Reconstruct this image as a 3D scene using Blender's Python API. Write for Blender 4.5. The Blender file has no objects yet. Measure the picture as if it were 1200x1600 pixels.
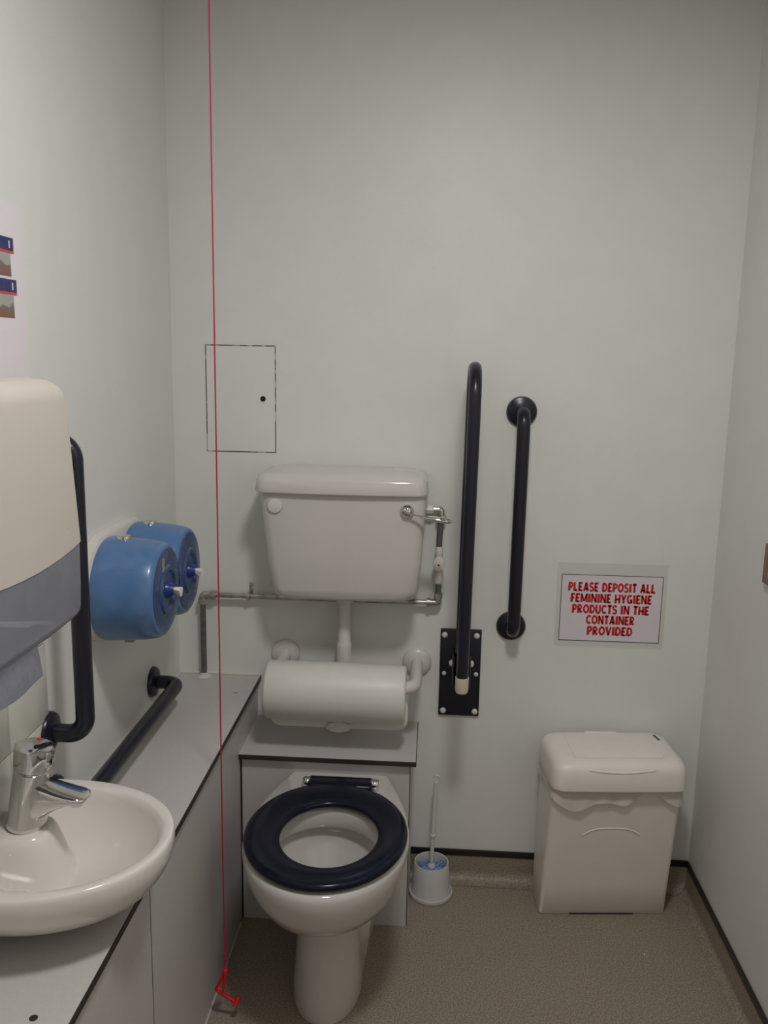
import bpy, bmesh, math, random
from mathutils import Vector, Matrix

S = bpy.context.scene
COL = S.collection
PI = math.pi

# ------------------------------------------------------------------ camera, world, lamp, exposure
ROOM_W, ROOM_H, ROOM_BACK = 1.50, 2.50, -2.60
LAMP_AT = (0.83, -1.42, 2.44)
LAMP_POWER = 13.6
LAMP_COLOR = (1.0, 0.982, 0.985)

def make_camera():
    f, C = 1339.27, Vector((0.71977, -2.33699, 1.53448))
    pitch, yaw, roll = 0.181330, 0.056698, 0.018957
    fw = Vector((-math.sin(yaw)*math.cos(pitch), math.cos(yaw)*math.cos(pitch), -math.sin(pitch)))
    r = Vector((math.cos(yaw), math.sin(yaw), 0)); u = r.cross(fw)
    R = math.cos(roll)*r + math.sin(roll)*u
    U = -math.sin(roll)*r + math.cos(roll)*u
    cd = bpy.data.cameras.new('camera'); co = bpy.data.objects.new('camera', cd); COL.objects.link(co)
    cd.sensor_fit = 'VERTICAL'; cd.sensor_height = 24.0; cd.lens = f/1600*24.0
    cd.clip_start = 0.02; cd.clip_end = 50
    co.matrix_world = Matrix(((R.x, U.x, -fw.x, C.x), (R.y, U.y, -fw.y, C.y), (R.z, U.z, -fw.z, C.z), (0, 0, 0, 1)))
    S.camera = co
make_camera()

W = bpy.data.worlds.new('world'); S.world = W; W.use_nodes = True
W.node_tree.nodes['Background'].inputs[0].default_value = (0.9, 0.95, 1, 1)
W.node_tree.nodes['Background'].inputs[1].default_value = 0.02

ld = bpy.data.lights.new('ceiling_lamp_light', 'AREA'); ld.shape = 'DISK'; ld.size = 0.26
ld.energy = LAMP_POWER; ld.color = LAMP_COLOR
lo = bpy.data.objects.new('ceiling_lamp_light', ld); COL.objects.link(lo); lo.location = (LAMP_AT[0], LAMP_AT[1], LAMP_AT[2]-0.012)

S.view_settings.view_transform = 'Standard'; S.view_settings.look = 'None'
S.view_settings.gamma = 1; S.view_settings.use_curve_mapping = False
S.view_settings.exposure = 0.0

# ------------------------------------------------------------------ materials
def lin(c):
    out = []
    for v in c:
        v /= 255
        out.append(v/12.92 if v <= 0.04045 else ((v+0.055)/1.055)**2.4)
    return (*out, 1)

def mat(name, rgb, rough=0.5, metal=0.0, coat=0.0, speck=0.0, speck_scale=300, bump=0.0, bump_scale=200,
        alpha=1.0, transmission=0.0, sss=0.0, wear=0.0, emit=0.0, spec=0.5):
    m = bpy.data.materials.new(name); m.use_nodes = True
    nt = m.node_tree; b = nt.nodes['Principled BSDF']
    base = lin(rgb)
    b.inputs['Base Color'].default_value = base
    b.inputs['Roughness'].default_value = rough; b.inputs['Metallic'].default_value = metal
    b.inputs['Coat Weight'].default_value = coat; b.inputs['Coat Roughness'].default_value = 0.08
    b.inputs['Alpha'].default_value = alpha; b.inputs['Transmission Weight'].default_value = transmission
    b.inputs['Specular IOR Level'].default_value = spec
    if sss:
        b.inputs['Subsurface Weight'].default_value = sss; b.inputs['Subsurface Radius'].default_value = (0.01, 0.01, 0.012)
        b.inputs['Subsurface Scale'].default_value = 0.5
    tc = nt.nodes.new('ShaderNodeTexCoord')
    if speck or wear:
        n = nt.nodes.new('ShaderNodeTexNoise'); n.inputs['Scale'].default_value = speck_scale; n.inputs['Detail'].default_value = 4
        nt.links.new(tc.outputs['Object'], n.inputs['Vector'])
        ramp = nt.nodes.new('ShaderNodeValToRGB')
        a = speck or wear
        ramp.color_ramp.elements[0].position = 0.38; ramp.color_ramp.elements[1].position = 0.62
        ramp.color_ramp.elements[0].color = (*[max(0, v*(1-a)) for v in base[:3]], 1)
        ramp.color_ramp.elements[1].color = (*[min(1, v*(1+a)) for v in base[:3]], 1)
        nt.links.new(n.outputs['Fac'], ramp.inputs['Fac']); nt.links.new(ramp.outputs['Color'], b.inputs['Base Color'])
    if bump:
        n2 = nt.nodes.new('ShaderNodeTexNoise'); n2.inputs['Scale'].default_value = bump_scale; n2.inputs['Detail'].default_value = 3
        nt.links.new(tc.outputs['Object'], n2.inputs['Vector'])
        bp = nt.nodes.new('ShaderNodeBump'); bp.inputs['Strength'].default_value = bump; bp.inputs['Distance'].default_value = 0.002
        nt.links.new(n2.outputs['Fac'], bp.inputs['Height']); nt.links.new(bp.outputs['Normal'], b.inputs['Normal'])
    if emit:
        b.inputs['Emission Color'].default_value = (1, 0.95, 0.85, 1); b.inputs['Emission Strength'].default_value = emit
    return m

M = dict(
    wall=mat('wall_paint', (226, 226, 221), 0.42, bump=0.12, bump_scale=260, speck=0.012, speck_scale=9),
    ceiling=mat('ceiling_paint', (215, 215, 210), 0.8, speck=0.01, speck_scale=30),
    floor=mat('speckled_vinyl', (146, 135, 120), 0.5, speck=0.32, speck_scale=260, bump=0.0, bump_scale=500),
    blacktrim=mat('black_trim_plastic', (30, 26, 26), 0.4, speck=0.05),
    laminate=mat('grey_laminate', (196, 191, 188), 0.45, speck=0.02, speck_scale=180),
    core=mat('dark_laminate_core', (46, 40, 38), 0.5, speck=0.08),
    sealant=mat('white_sealant', (214, 212, 206), 0.5, speck=0.03, speck_scale=60),
    ceramic=mat('white_ceramic', (208, 203, 198), 0.13, coat=0.3, speck=0.006, speck_scale=12),
    china=mat('white_basin_china', (224, 219, 212), 0.12, coat=0.3, speck=0.006, speck_scale=12),
    plastic=mat('white_plastic', (216, 211, 204), 0.28, speck=0.006, speck_scale=12),
    creamplastic=mat('cream_plastic', (196, 188, 178), 0.33, speck=0.008, speck_scale=14),
    bincream=mat('cream_bin_plastic', (236, 230, 222), 0.38, speck=0.012, speck_scale=20),
    navy=mat('navy_plastic', (20, 22, 36), 0.3, speck=0.05, speck_scale=60),
    navyseat=mat('navy_gloss_plastic', (18, 21, 38), 0.2, spec=0.25, speck=0.05, speck_scale=60),
    chrome=mat('chrome', (215, 214, 212), 0.07, metal=1.0, speck=0.02),
    pipe=mat('tarnished_chrome_pipe', (176, 171, 163), 0.33, metal=0.75, wear=0.25, speck_scale=40),
    greypipe=mat('grey_tarnished_pipe', (112, 112, 110), 0.45, metal=0.6, wear=0.15, speck_scale=40),
    red=mat('red_cord', (180, 30, 66), 0.5, speck=0.08, speck_scale=500),
    redplastic=mat('red_plastic', (214, 22, 40), 0.35, speck=0.04),
    blue=mat('blue_drum_plastic', (82, 118, 164), 0.3, coat=0.25, speck=0.05, speck_scale=30),
    bluedark=mat('dark_blue_drum_front', (48, 72, 118), 0.22, coat=0.2, speck=0.08, speck_scale=16),
    bluenozzle=mat('bright_blue_nozzle', (24, 50, 122), 0.3, speck=0.03),
    smoky=mat('smoky_translucent_plastic', (130, 132, 142), 0.25, alpha=0.86, speck=0.04, speck_scale=25),
    clipgrey=mat('grey_clip_plastic', (150, 146, 142), 0.4, speck=0.03),
    paperblue=mat('blue_tinted_paper', (172, 175, 194), 0.9, speck=0.05, speck_scale=90, bump=0.3, bump_scale=120),
    paperwhite=mat('white_tissue', (232, 228, 222), 0.9, speck=0.03, bump=0.3),
    pad=mat('white_vinyl_pad', (220, 216, 209), 0.42, speck=0.012, speck_scale=40, bump=0.05, bump_scale=60),
    signpaper=mat('sign_paper', (222, 214, 219), 0.35, speck=0.01, speck_scale=20),
    laminatefilm=mat('clear_film', (224, 224, 216), 0.4, alpha=0.14, spec=0.2, speck=0.01),
    signred=mat('red_ink', (196, 22, 36), 0.5, speck=0.05),
    ink=mat('dark_ink', (62, 58, 62), 0.6, speck=0.05),
    posterpaper=mat('poster_paper', (232, 226, 230), 0.4, speck=0.01, speck_scale=20),
    posternavy=mat('navy_ink', (48, 52, 104), 0.5, speck=0.15, speck_scale=120),
    posterred=mat('poster_red_ink', (200, 70, 90), 0.5, speck=0.05),
    tile=mat('white_tile', (208, 207, 198), 0.2, speck=0.01, speck_scale=10),
    grout=mat('grout', (172, 166, 146), 0.8, speck=0.05),
    liner=mat('white_bin_liner', (220, 212, 203), 0.35, alpha=0.88, speck=0.02, speck_scale=30, bump=0.4, bump_scale=45),
    brushwhite=mat('translucent_white_plastic', (212, 210, 208), 0.3, speck=0.01, sss=0.2),
    bristle=mat('blue_bristle', (120, 140, 190), 0.8, speck=0.5, speck_scale=160),
    brown=mat('brown_wood', (128, 104, 92), 0.5, speck=0.12, speck_scale=60),
    hole=mat('dark_hole', (14, 13, 12), 0.8, speck=0.02),
    capcream=mat('cream_cap', (214, 205, 178), 0.4, speck=0.02),
    logoblue=mat('blue_ink', (70, 92, 140), 0.5, speck=0.05),
    diffuser=mat('lamp_diffuser', (240, 240, 235), 0.5, speck=0.005, emit=6.0),
    water=mat('toilet_water', (190, 192, 188), 0.05, speck=0.01),
)

def photo_mat(name, z0, z1):
    """printed picture: pale top, brown table below (a print on paper)"""
    m = bpy.data.materials.new(name); m.use_nodes = True
    nt = m.node_tree; b = nt.nodes['Principled BSDF']; b.inputs['Roughness'].default_value = 0.4
    g = nt.nodes.new('ShaderNodeNewGeometry'); sp = nt.nodes.new('ShaderNodeSeparateXYZ'); nt.links.new(g.outputs['Position'], sp.inputs[0])
    n = nt.nodes.new('ShaderNodeTexNoise'); n.inputs['Scale'].default_value = 55
    nt.links.new(g.outputs['Position'], n.inputs['Vector'])
    mr = nt.nodes.new('ShaderNodeMapRange'); mr.inputs['From Min'].default_value = z0; mr.inputs['From Max'].default_value = z1
    nt.links.new(sp.outputs['Z'], mr.inputs['Value'])
    ad = nt.nodes.new('ShaderNodeMath'); ad.operation = 'MULTIPLY_ADD'; ad.inputs[1].default_value = 0.8; 
    nt.links.new(n.outputs['Fac'], ad.inputs[0]); nt.links.new(mr.outputs['Result'], ad.inputs[2])
    r = nt.nodes.new('ShaderNodeValToRGB'); e = r.color_ramp.elements
    e[0].position = 0.55; e[0].color = lin((136, 92, 76)); e[1].position = 0.85; e[1].color = lin((120, 112, 108))
    e2 = e.new(1.05 if False else 0.97); e2.color = lin((168, 168, 158))
    nt.links.new(ad.outputs[0], r.inputs['Fac']); nt.links.new(r.outputs['Color'], b.inputs['Base Color'])
    return m

# ------------------------------------------------------------------ mesh helpers
def new(): return bmesh.new()

def faces_from_rings(bm, rings, closed=True, cap0=False, cap1=False):
    vr = [[bm.verts.new(p) for p in r] for r in rings]
    n = len(vr[0])
    for a, b in zip(vr, vr[1:]):
        for i in range(n if closed else n-1):
            j = (i+1) % n
            try: bm.faces.new((a[i], a[j], b[j], b[i]))
            except ValueError: pass
    if cap0: bm.faces.new(list(reversed(vr[0])))
    if cap1: bm.faces.new(vr[-1])
    return vr

def box(bm, x0, x1, y0, y1, z0, z1, bevel=0.0, seg=2):
    t = bmesh.new()
    bmesh.ops.create_cube(t, size=1)
    for v in t.verts:
        v.co = Vector(((x0+x1)/2+v.co.x*(x1-x0), (y0+y1)/2+v.co.y*(y1-y0), (z0+z1)/2+v.co.z*(z1-z0)))
    if bevel: bmesh.ops.bevel(t, geom=t.edges[:], offset=bevel, segments=seg, affect='EDGES', profile=0.5)
    merge(bm, t)

def merge(bm, t, mtx=None):
    me = bpy.data.meshes.new('tmp'); t.to_mesh(me); t.free()
    if mtx: me.transform(mtx)
    bm.from_mesh(me); bpy.data.meshes.remove(me)

def frame(axis):
    a = Vector(axis).normalized()
    h = Vector((0, 0, 1)) if abs(a.z) < 0.9 else Vector((1, 0, 0))
    u = h.cross(a).normalized(); v = a.cross(u)
    return a, u, v

def lathe(bm, prof, origin, axis=(0, 0, 1), n=40, sx=1.0, sy=1.0):
    """profile of (radius, height along axis); closes at zero radius"""
    a, u, v = frame(axis); o = Vector(origin); rings = []
    for r, h in prof:
        r = max(r, 1e-5)
        rings.append([o + a*h + u*(r*sx*math.cos(2*PI*i/n)) + v*(r*sy*math.sin(2*PI*i/n)) for i in range(n)])
    faces_from_rings(bm, rings, True, True, True)

def fillet(pts, rad, seg=10):
    pts = [Vector(p) for p in pts]; out = [pts[0]]
    for i in range(1, len(pts)-1):
        p, a, b = pts[i], pts[i-1], pts[i+1]
        d0 = (a-p); d1 = (b-p); r = rad if not isinstance(rad, (list, tuple)) else rad[i-1]
        ang = d0.angle(d1)
        if r <= 0 or ang > 3.1: out.append(p); continue
        t = r/math.tan(ang/2); t = min(t, d0.length*0.499, d1.length*0.499); r = t*math.tan(ang/2)
        d0.normalize(); d1.normalize()
        c = p + (d0+d1).normalized()*(r/math.sin(ang/2))
        s, e = p+d0*t-c, p+d1*t-c
        tot = s.angle(e); ax = s.cross(e).normalized()
        for k in range(seg+1):
            out.append(c + Matrix.Rotation(tot*k/seg, 3, ax) @ s)
    out.append(pts[-1]); return out

def tube(bm, path, r, n=16, rad=0.0, radii=None, flat=1.0, up=None):
    pts = fillet(path, rad) if rad else [Vector(p) for p in path]
    rings = []; u = None
    for i, p in enumerate(pts):
        t = (pts[min(i+1, len(pts)-1)] - pts[max(i-1, 0)]).normalized()
        if u is None:
            if up: u = (Vector(up) - t*Vector(up).dot(t)).normalized()
            else: _, u, _ = frame(t)
        else: u = (u - t*u.dot(t)).normalized()
        v = t.cross(u); rr = radii[i] if radii else r
        rings.append([p + u*(rr*flat*math.cos(2*PI*k/n)) + v*(rr*math.sin(2*PI*k/n)) for k in range(n)])
    faces_from_rings(bm, rings, True, True, True)

def rrect(x0, x1, y0, y1, r, z, n=6, bow=0.0):
    """rounded rectangle ring in the xy plane; bow pushes the y0 (front) side outward"""
    r = min(r, (x1-x0)/2-1e-4, (y1-y0)/2-1e-4); pts = []
    for cx, cy, a0 in ((x1-r, y0+r, -90), (x1-r, y1-r, 0), (x0+r, y1-r, 90), (x0+r, y0+r, 180)):
        for k in range(n+1):
            a = math.radians(a0+90*k/n); pts.append([cx+r*math.cos(a), cy+r*math.sin(a), z])
    # subdivide the straight front between the last and the first corner, then bow
    a, b = pts[-1], pts[0]
    for k in range(1, 8): pts.append([a[0]+(b[0]-a[0])*k/8, a[1]+(b[1]-a[1])*k/8, z])
    if bow:
        xc, hw, yc = (x0+x1)/2, (x1-x0)/2, (y0+y1)/2
        for p in pts:
            if p[1] < yc: p[1] -= bow*(1-((p[0]-xc)/hw)**2)*((yc-p[1])/(yc-y0))
    return [Vector(p) for p in pts]

def add(name, bm, m, root=None, smooth=40, at=None):
    """link a mesh built in world coordinates; its origin goes to the root (or to its own base)"""
    bmesh.ops.remove_doubles(bm, verts=bm.verts, dist=1e-6)
    bmesh.ops.recalc_face_normals(bm, faces=bm.faces)
    me = bpy.data.meshes.new(name); bm.to_mesh(me); bm.free()
    o = bpy.data.objects.new(name, me); COL.objects.link(o)
    if root is not None:
        w = Vector(root['_w']) if '_w' in root else Vector((0, 0, 0))
        me.transform(Matrix.Translation(-w)); o.parent = root; o['_w'] = list(w)
    else:
        if at is None:
            xs = [v.co for v in me.vertices]
            at = ((min(c.x for c in xs)+max(c.x for c in xs))/2, (min(c.y for c in xs)+max(c.y for c in xs))/2, min(c.z for c in xs))
        me.transform(Matrix.Translation(-Vector(at))); o.location = at; o['_w'] = list(at)
    me.materials.append(m)
    if smooth: me.shade_smooth(); me.set_sharp_from_angle(angle=math.radians(smooth))
    return o

def thing(name, label, cat, at, group=None):
    o = bpy.data.objects.new(name, None); COL.objects.link(o); o.location = at; o.empty_display_size = 0.05
    o['_w'] = list(at); return tag(o, label, cat, group)

def tag(o, label, cat, group=None):
    o['label'] = label; o['category'] = cat
    if group: o['group'] = group
    return o

def struct(name, bm, m, label, cat, smooth=0):
    o = add(name, bm, m, None, smooth, at=(0, 0, 0)); o['kind'] = 'structure'; return tag(o, label, cat)

# ------------------------------------------------------------------ the room
b = new(); box(b, -0.1, ROOM_W+0.1, ROOM_BACK-0.1, 0.1, -0.1, 0.0)
struct('floor', b, M['floor'], 'grey brown speckled vinyl safety floor', 'floor')
b = new(); box(b, -0.1, ROOM_W+0.1, 0.0, 0.1, 0.0, ROOM_H)
struct('wall_back', b, M['wall'], 'pale mint white wall behind the toilet', 'wall')
b = new(); box(b, -0.1, 0.0, ROOM_BACK, 0.0, 0.0, ROOM_H)
struct('wall_left', b, M['wall'], 'pale wall on the left above the boxing', 'wall')
b = new(); box(b, ROOM_W, ROOM_W+0.1, ROOM_BACK, 0.0, 0.0, ROOM_H)
struct('wall_right', b, M['wall'], 'bare pale wall to the right of the bin', 'wall')
b = new(); box(b, -0.1, ROOM_W+0.1, ROOM_BACK-0.1, ROOM_BACK, 0.0, ROOM_H)
struct('wall_front', b, M['wall'], 'pale wall facing the toilet', 'wall')
b = new(); box(b, -0.1, ROOM_W+0.1, ROOM_BACK-0.1, 0.1, ROOM_H, ROOM_H+0.1)
struct('ceiling', b, M['ceiling'], 'plain white ceiling over the room', 'ceiling')

def cove(bm, fn, s0, s1, mitre0, mitre1, h=0.076, r=0.026, t=0.004):
    """coved vinyl upstand; fn(s, d, z) gives a point at distance d from the wall"""
    prof = [(0.0005, h), (t, h), (t, r+t)]
    for k in range(1, 9):
        a = PI/2*k/8; prof.append((t+r-r*math.cos(a), r+0.001-r*math.sin(a)+0.0008))
    prof.append((t+r+0.012, 0.0012)); prof.append((0.0005, 0.0006))
    faces_from_rings(bm, [[fn(s0+mitre0*d, d, z) for d, z in prof], [fn(s1+mitre1*d, d, z) for d, z in prof]], True, True, True)
b = new(); cove(b, lambda s, d, z: Vector((s, -d, z)), 0.686, ROOM_W, 0, -1)
struct('baseboard_back', b, M['floor'], 'coved grey vinyl upstand along the back wall', 'skirting', 30)
b = new(); cove(b, lambda s, d, z: Vector((ROOM_W-d, s, z)), -2.55, 0, 0, -1, r=0.014)
struct('baseboard_right', b, M['floor'], 'coved grey vinyl upstand along the right wall', 'skirting', 30)
b = new(); box(b, 0.686, ROOM_W-0.001, -0.007, -0.0005, 0.076, 0.095, 0.0015)
struct('trim_1', b, M['blacktrim'], 'black capping strip along the foot of the back wall', 'trim', 40)
b = new(); box(b, ROOM_W-0.007, ROOM_W-0.0005, -2.55, -0.0075, 0.076, 0.095, 0.0015)
struct('trim_2', b, M['blacktrim'], 'black capping strip along the foot of the right wall', 'trim', 40)

# tiled splashback behind the basin
b = new()
for i in range(5):
    for j in range(2):
        y1 = -0.8475-0.15*i; z0 = 0.6965+0.15*j
        if i == 0 and j == 0: z0 = 0.6965
        box(b, 0.0015, 0.006, y1-0.147, y1, z0, z0+0.147, 0.001)
tiles = struct('trim_3', b, M['tile'], 'white square tiled splashback behind the basin', 'tiles', 30)
b = new(); box(b, 0.0002, 0.0045, -1.597, -0.8475, 0.6965, 0.9935)
add('grout', b, M['grout'], tiles, 0)

# sealant beads round the boxing
b = new(); tube(b, [(0.001, -0.003, 0.616), (0.232, -0.003, 0.616)], 0.0050, 8); tube(b, [(0.003, -0.003, 0.616), (0.003, -0.83, 0.616)], 0.003, 8)
struct('trim_4', b, M['sealant'], 'white sealant bead where the boxing top meets the walls', 'sealant', 40)
b = new(); tube(b, [(0.2315, -0.262, 0.002), (0.2315, -2.5, 0.002)], 0.003, 8)
struct('trim_5', b, M['laminate'], 'pale sealant bead where the boxing front meets the floor', 'sealant', 40)

# ------------------------------------------------------------------ boxed-in pipework
BZ = 0.614
t = thing('pipe_boxing', 'long grey laminate pipe boxing along the left wall', 'boxing', (0.12, -1.2, 0))
b = new(); box(b, 0.0005, 0.2375, -2.55, -0.0005, BZ-0.012, BZ)
tp = add('top_panel', b, M['laminate'], t, 0)
b = new(); box(b, 0.2375, 0.2395, -2.55, -0.0005, BZ-0.0125, BZ)
e_ = add('edge_strip', b, M['core'], t, 0); e_['label'] = 'dark laminate core edge'
for y0, y1 in ((-0.958, -0.0005), (-2.55, -0.9605)):
    b = new(); box(b, 0.217, 0.229, y0, y1, 0.0, BZ-0.0125); add('front_panel', b, M['laminate'], t, 0)
b = new(); box(b, 0.2175, 0.2293, -0.9605, -0.958, 0.0, BZ-0.0125); add('joint', b, M['core'], t, 0)
b = new(); lathe(b, [(0.0001, 0), (0.006, 0), (0.006, 0.0006), (0.0001, 0.0006)], (0.185, -1.317, BZ), n=20); add('screw_hole', b, M['core'], t, 30)
for dx in (-0.003, 0.003):
    b = new(); lathe(b, [(0.0001, 0), (0.0022, 0), (0.0022, 0.0005), (0.0001, 0.0005)], (0.1965+dx, -0.139, BZ), n=12); add('screw_hole', b, M['core'], t, 30)

LZ = 0.490
t = thing('toilet_ledge', 'low grey laminate box behind the toilet under the white backrest', 'boxing', (0.457, -0.12, 0))
b = new(); box(b, 0.2292, 0.6965, -0.252, -0.0005, LZ-0.012, LZ); add('top_panel', b, M['laminate'], t, 0)
b = new(); box(b, 0.2292, 0.6985, -0.2545, -0.252, LZ-0.0125, LZ); box(b, 0.6965, 0.6985, -0.252, -0.0005, LZ-0.0125, LZ)
o = add('edge_strip', b, M['core'], t, 0); o['label'] = 'dark laminate core edge'
b = new(); box(b, 0.2345, 0.6815, -0.236, -0.224, 0.0, LZ-0.0125); add('front_panel', b, M['laminate'], t, 0)
for x0, x1 in ((0.2295, 0.2345), (0.6815, 0.6835)):
    b = new(); box(b, x0, x1, -0.2362, -0.224, 0.0, LZ-0.0125)
    o = add('panel_edge', b, M['core'], t, 0); o['label'] = 'dark panel edge'
b = new(); box(b, 0.6715, 0.6835, -0.2235, -0.0055, 0.0, LZ-0.0125); add('side_panel', b, M['laminate'], t, 0)

# ------------------------------------------------------------------ access panel in the wall
t = thing('access_panel', 'flush rectangular access hatch with thin dark outline left above cistern', 'panel', (0.189, 0, 1.263))
b = new(); box(b, 0.0925, 0.2855, -0.0012, -0.0002, 1.2625, 1.5535)
gm = mat('panel_gap', (92, 90, 84), 0.8)
nt = gm.node_tree; n_ = nt.nodes.new('ShaderNodeTexNoise'); n_.inputs['Scale'].default_value = 28
tc_ = nt.nodes.new('ShaderNodeTexCoord'); nt.links.new(tc_.outputs['Object'], n_.inputs['Vector'])
r_ = nt.nodes.new('ShaderNodeValToRGB'); r_.color_ramp.elements[0].position = 0.52; r_.color_ramp.elements[0].color = lin((74, 72, 66))
r_.color_ramp.elements[1].position = 0.60; r_.color_ramp.elements[1].color = lin((180, 184, 177))
nt.links.new(n_.outputs['Fac'], r_.inputs['Fac']); nt.links.new(r_.outputs['Color'], nt.nodes['Principled BSDF'].inputs['Base Color'])
o = add('gap', b, gm, t, 0); o['label'] = 'dark gap round the hatch'
b = new(); box(b, 0.0952, 0.2832, -0.0018, -0.0004, 1.265, 1.5505); add('door', b, M['wall'], t, 0)
b = new(); lathe(b, [(0.0001, 0), (0.0105, 0), (0.010, 0.001), (0.0001, 0.001)], (0.2505, -0.0018, 1.409), (0, -1, 0), 24); k_ = add('lock_ring', b, M['wall'], t, 30)
b = new(); lathe(b, [(0.0001, 0), (0.0075, 0), (0.0075, 0.0006), (0.0001, 0.0006)], (0.2505, -0.0027, 1.410), (0, -1, 0), 24); o = add('keyhole', b, M['hole'], t, 30); o['label'] = 'round black keyhole'

# ------------------------------------------------------------------ cistern
t = thing('cistern', 'white low level toilet cistern on the back wall above the backrest', 'cistern', (0.488, -0.1, 0.49))
b = new(); rings = []
for z, x0, x1, y0, r in ((0.893, 0.345, 0.645, -0.135, 0.04), (0.894, 0.325, 0.664, -0.155, 0.04), (0.902, 0.308, 0.680, -0.168, 0.035), (0.925, 0.299, 0.690, -0.174, 0.03),
                         (1.0, 0.291, 0.696, -0.178, 0.028), (1.1, 0.281, 0.702, -0.182, 0.028), (1.184, 0.274, 0.706, -0.184, 0.028)):
    rings.append(rrect(x0, x1, y0, -0.0006, r, z, bow=0.006))
faces_from_rings(b, rings, True, True, True); add('tank', b, M['ceramic'], t, 50)
b = new(); rings = []
for z, i, r in ((1.1845, 0.006, 0.03), (1.1835, 0.001, 0.034), (1.187, 0.0, 0.035), (1.214, 0.003, 0.035), (1.222, 0.007, 0.035), (1.228, 0.016, 0.033), (1.232, 0.035, 0.03), (1.2345, 0.07, 0.02), (1.235, 0.09, 0.008)):
    rings.append(rrect(0.261+i, 0.7105-i, -0.198+i, -0.0006-i*0.25, r, z, bow=0.010))
faces_from_rings(b, rings, True, True, True); add('lid', b, M['ceramic'], t, 50)
b = new(); lathe(b, [(0.0001, -0.004), (0.019, -0.004), (0.0195, 0.001), (0.018, 0.004), (0.012, 0.0058), (0.0001, 0.006)], (0.316, -0.1865, 1.1475), (0, -1, 0), 32)
add('blanking_plug', b, M['plastic'], t, 40)
b = new(); lathe(b, [(0.0001, -0.004), (0.017, -0.004), (0.0175, 0.004), (0.0165, 0.009), (0.012, 0.015), (0.006, 0.018), (0.0001, 0.019)], (0.657, -0.1855, 1.1435), (0, -1, 0), 32)
lv = add('flush_lever', b, M['chrome'], t, 40); lv['label'] = 'chrome flush lever'
b = new()
P = [(0.657, -0.203, 1.142), (0.672, -0.205, 1.1385), (0.692, -0.207, 1.1345), (0.703, -0.208, 1.132), (0.72, -0.209, 1.1305), (0.742, -0.21, 1.1275), (0.762, -0.211, 1.1245), (0.770, -0.211, 1.1235), (0.773, -0.211, 1.123)]
tube(b, P, 0, 16, radii=[0.004, 0.004, 0.0045, 0.009, 0.0125, 0.013, 0.011, 0.007, 0.001], flat=0.55, up=(0.1, 0, 1))
add('lever_paddle', b, M['chrome'], lv, 60)
b = new(); lathe(b, [(0.0001, 0.4915), (0.021, 0.4915), (0.021, 0.738), (0.0205, 0.742), (0.0175, 0.750), (0.0172, 0.858), (0.025, 0.862), (0.025, 0.886), (0.018, 0.8925), (0.0001, 0.8925)], (0.4865, -0.062, 0), n=28)
add('flush_pipe', b, M['plastic'], t, 40)

# ------------------------------------------------------------------ water supply
t = thing('water_supply_pipe', 'tarnished metal water pipe running from boxing under cistern to its side', 'pipe', (0.08, -0.04, BZ))
py = -0.027
b = new(); tube(b, [(0.079, py, BZ+0.001), (0.079, py, 0.846)], 0.0083, 16); o = add('riser', b, M['greypipe'], t)
b = new(); tube(b, [(0.092, py, 0.858), (0.735, py, 0.858)], 0.0075, 16); add('run', b, M['pipe'], t)
b = new()
tube(b, [(0.079, py, 0.838), (0.079, py, 0.858), (0.110, py, 0.858)], 0.0105, 16, rad=0.009)
lathe(b, [(0.0001, 0), (0.0135, 0), (0.0145, 0.004), (0.0135, 0.016), (0.0001, 0.016)], (0.079, py, 0.832), (0, 0, 1), 8)
lathe(b, [(0.0001, 0), (0.0135, 0), (0.0145, 0.004), (0.0135, 0.014), (0.0001, 0.014)], (0.102, py, 0.858), (1, 0, 0), 8)
add('elbow', b, M['pipe'], t)
b = new()
tube(b, [(0.715, py, 0.858), (0.744, py, 0.858), (0.744, py, 0.880)], 0.010, 16, rad=0.008)
lathe(b, [(0.0001, 0), (0.0125, 0), (0.0125, 0.010), (0.0001, 0.010)], (0.713, py, 0.858), (1, 0, 0), 10)
lathe(b, [(0.0001, 0), (0.0125, 0), (0.0125, 0.014), (0.0001, 0.014)], (0.744, py, 0.872), (0, 0, 1), 10)
add('elbow', b, M['pipe'], t)
b = new(); tube(b, [(0.744, py, 0.878), (0.743, py, 0.918)], 0.0078, 14); add('riser', b, M['greypipe'], t)
b = new()
lathe(b, [(0.0001, 0), (0.011, 0), (0.0125, 0.003), (0.0125, 0.014), (0.011, 0.018), (0.0095, 0.02), (0.0095, 0.078), (0.0105, 0.08), (0.0105, 0.1), (0.009, 0.104), (0.0001, 0.104)], (0.743, py, 0.914), (0, 0, 1), 20)
v_ = add('valve_body', b, M['plastic'], t); v_['label'] = 'white isolating valve'
b = new(); lathe(b, [(0.0001, 0.0), (0.017, 0), (0.0175, 0.004), (0.0165, 0.008), (0.012, 0.0095), (0.0001, 0.010)], (0.743, py-0.010, 0.972), (0, -1, 0), 28, sx=0.92, sy=1.25); h_ = add('valve_handle', b, M['plastic'], v_)
b = new(); lathe(b, [(0.0001, 0), (0.0025, 0), (0.0025, 0.001), (0.0001, 0.001)], (0.743, py-0.0198, 0.970), (0, -1, 0), 12); add('valve_screw', b, M['hole'], v_)
b = new(); tube(b, [(0.743, py, 1.016), (0.743, py, 1.04), (0.746, py-0.004, 1.108)], 0.0082, 16); o = add('tail_pipe', b, M['greypipe'], t)
b = new()
tube(b, [(0.746, py-0.004, 1.098), (0.746, py-0.004, 1.122), (0.700, py-0.004, 1.122)], 0.010, 16, rad=0.008)
lathe(b, [(0.0001, 0), (0.0135, 0), (0.0135, 0.012), (0.0001, 0.012)], (0.746, py-0.004, 1.095), (0, 0, 1), 8)
add('elbow', b, M['chrome'], t)
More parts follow.
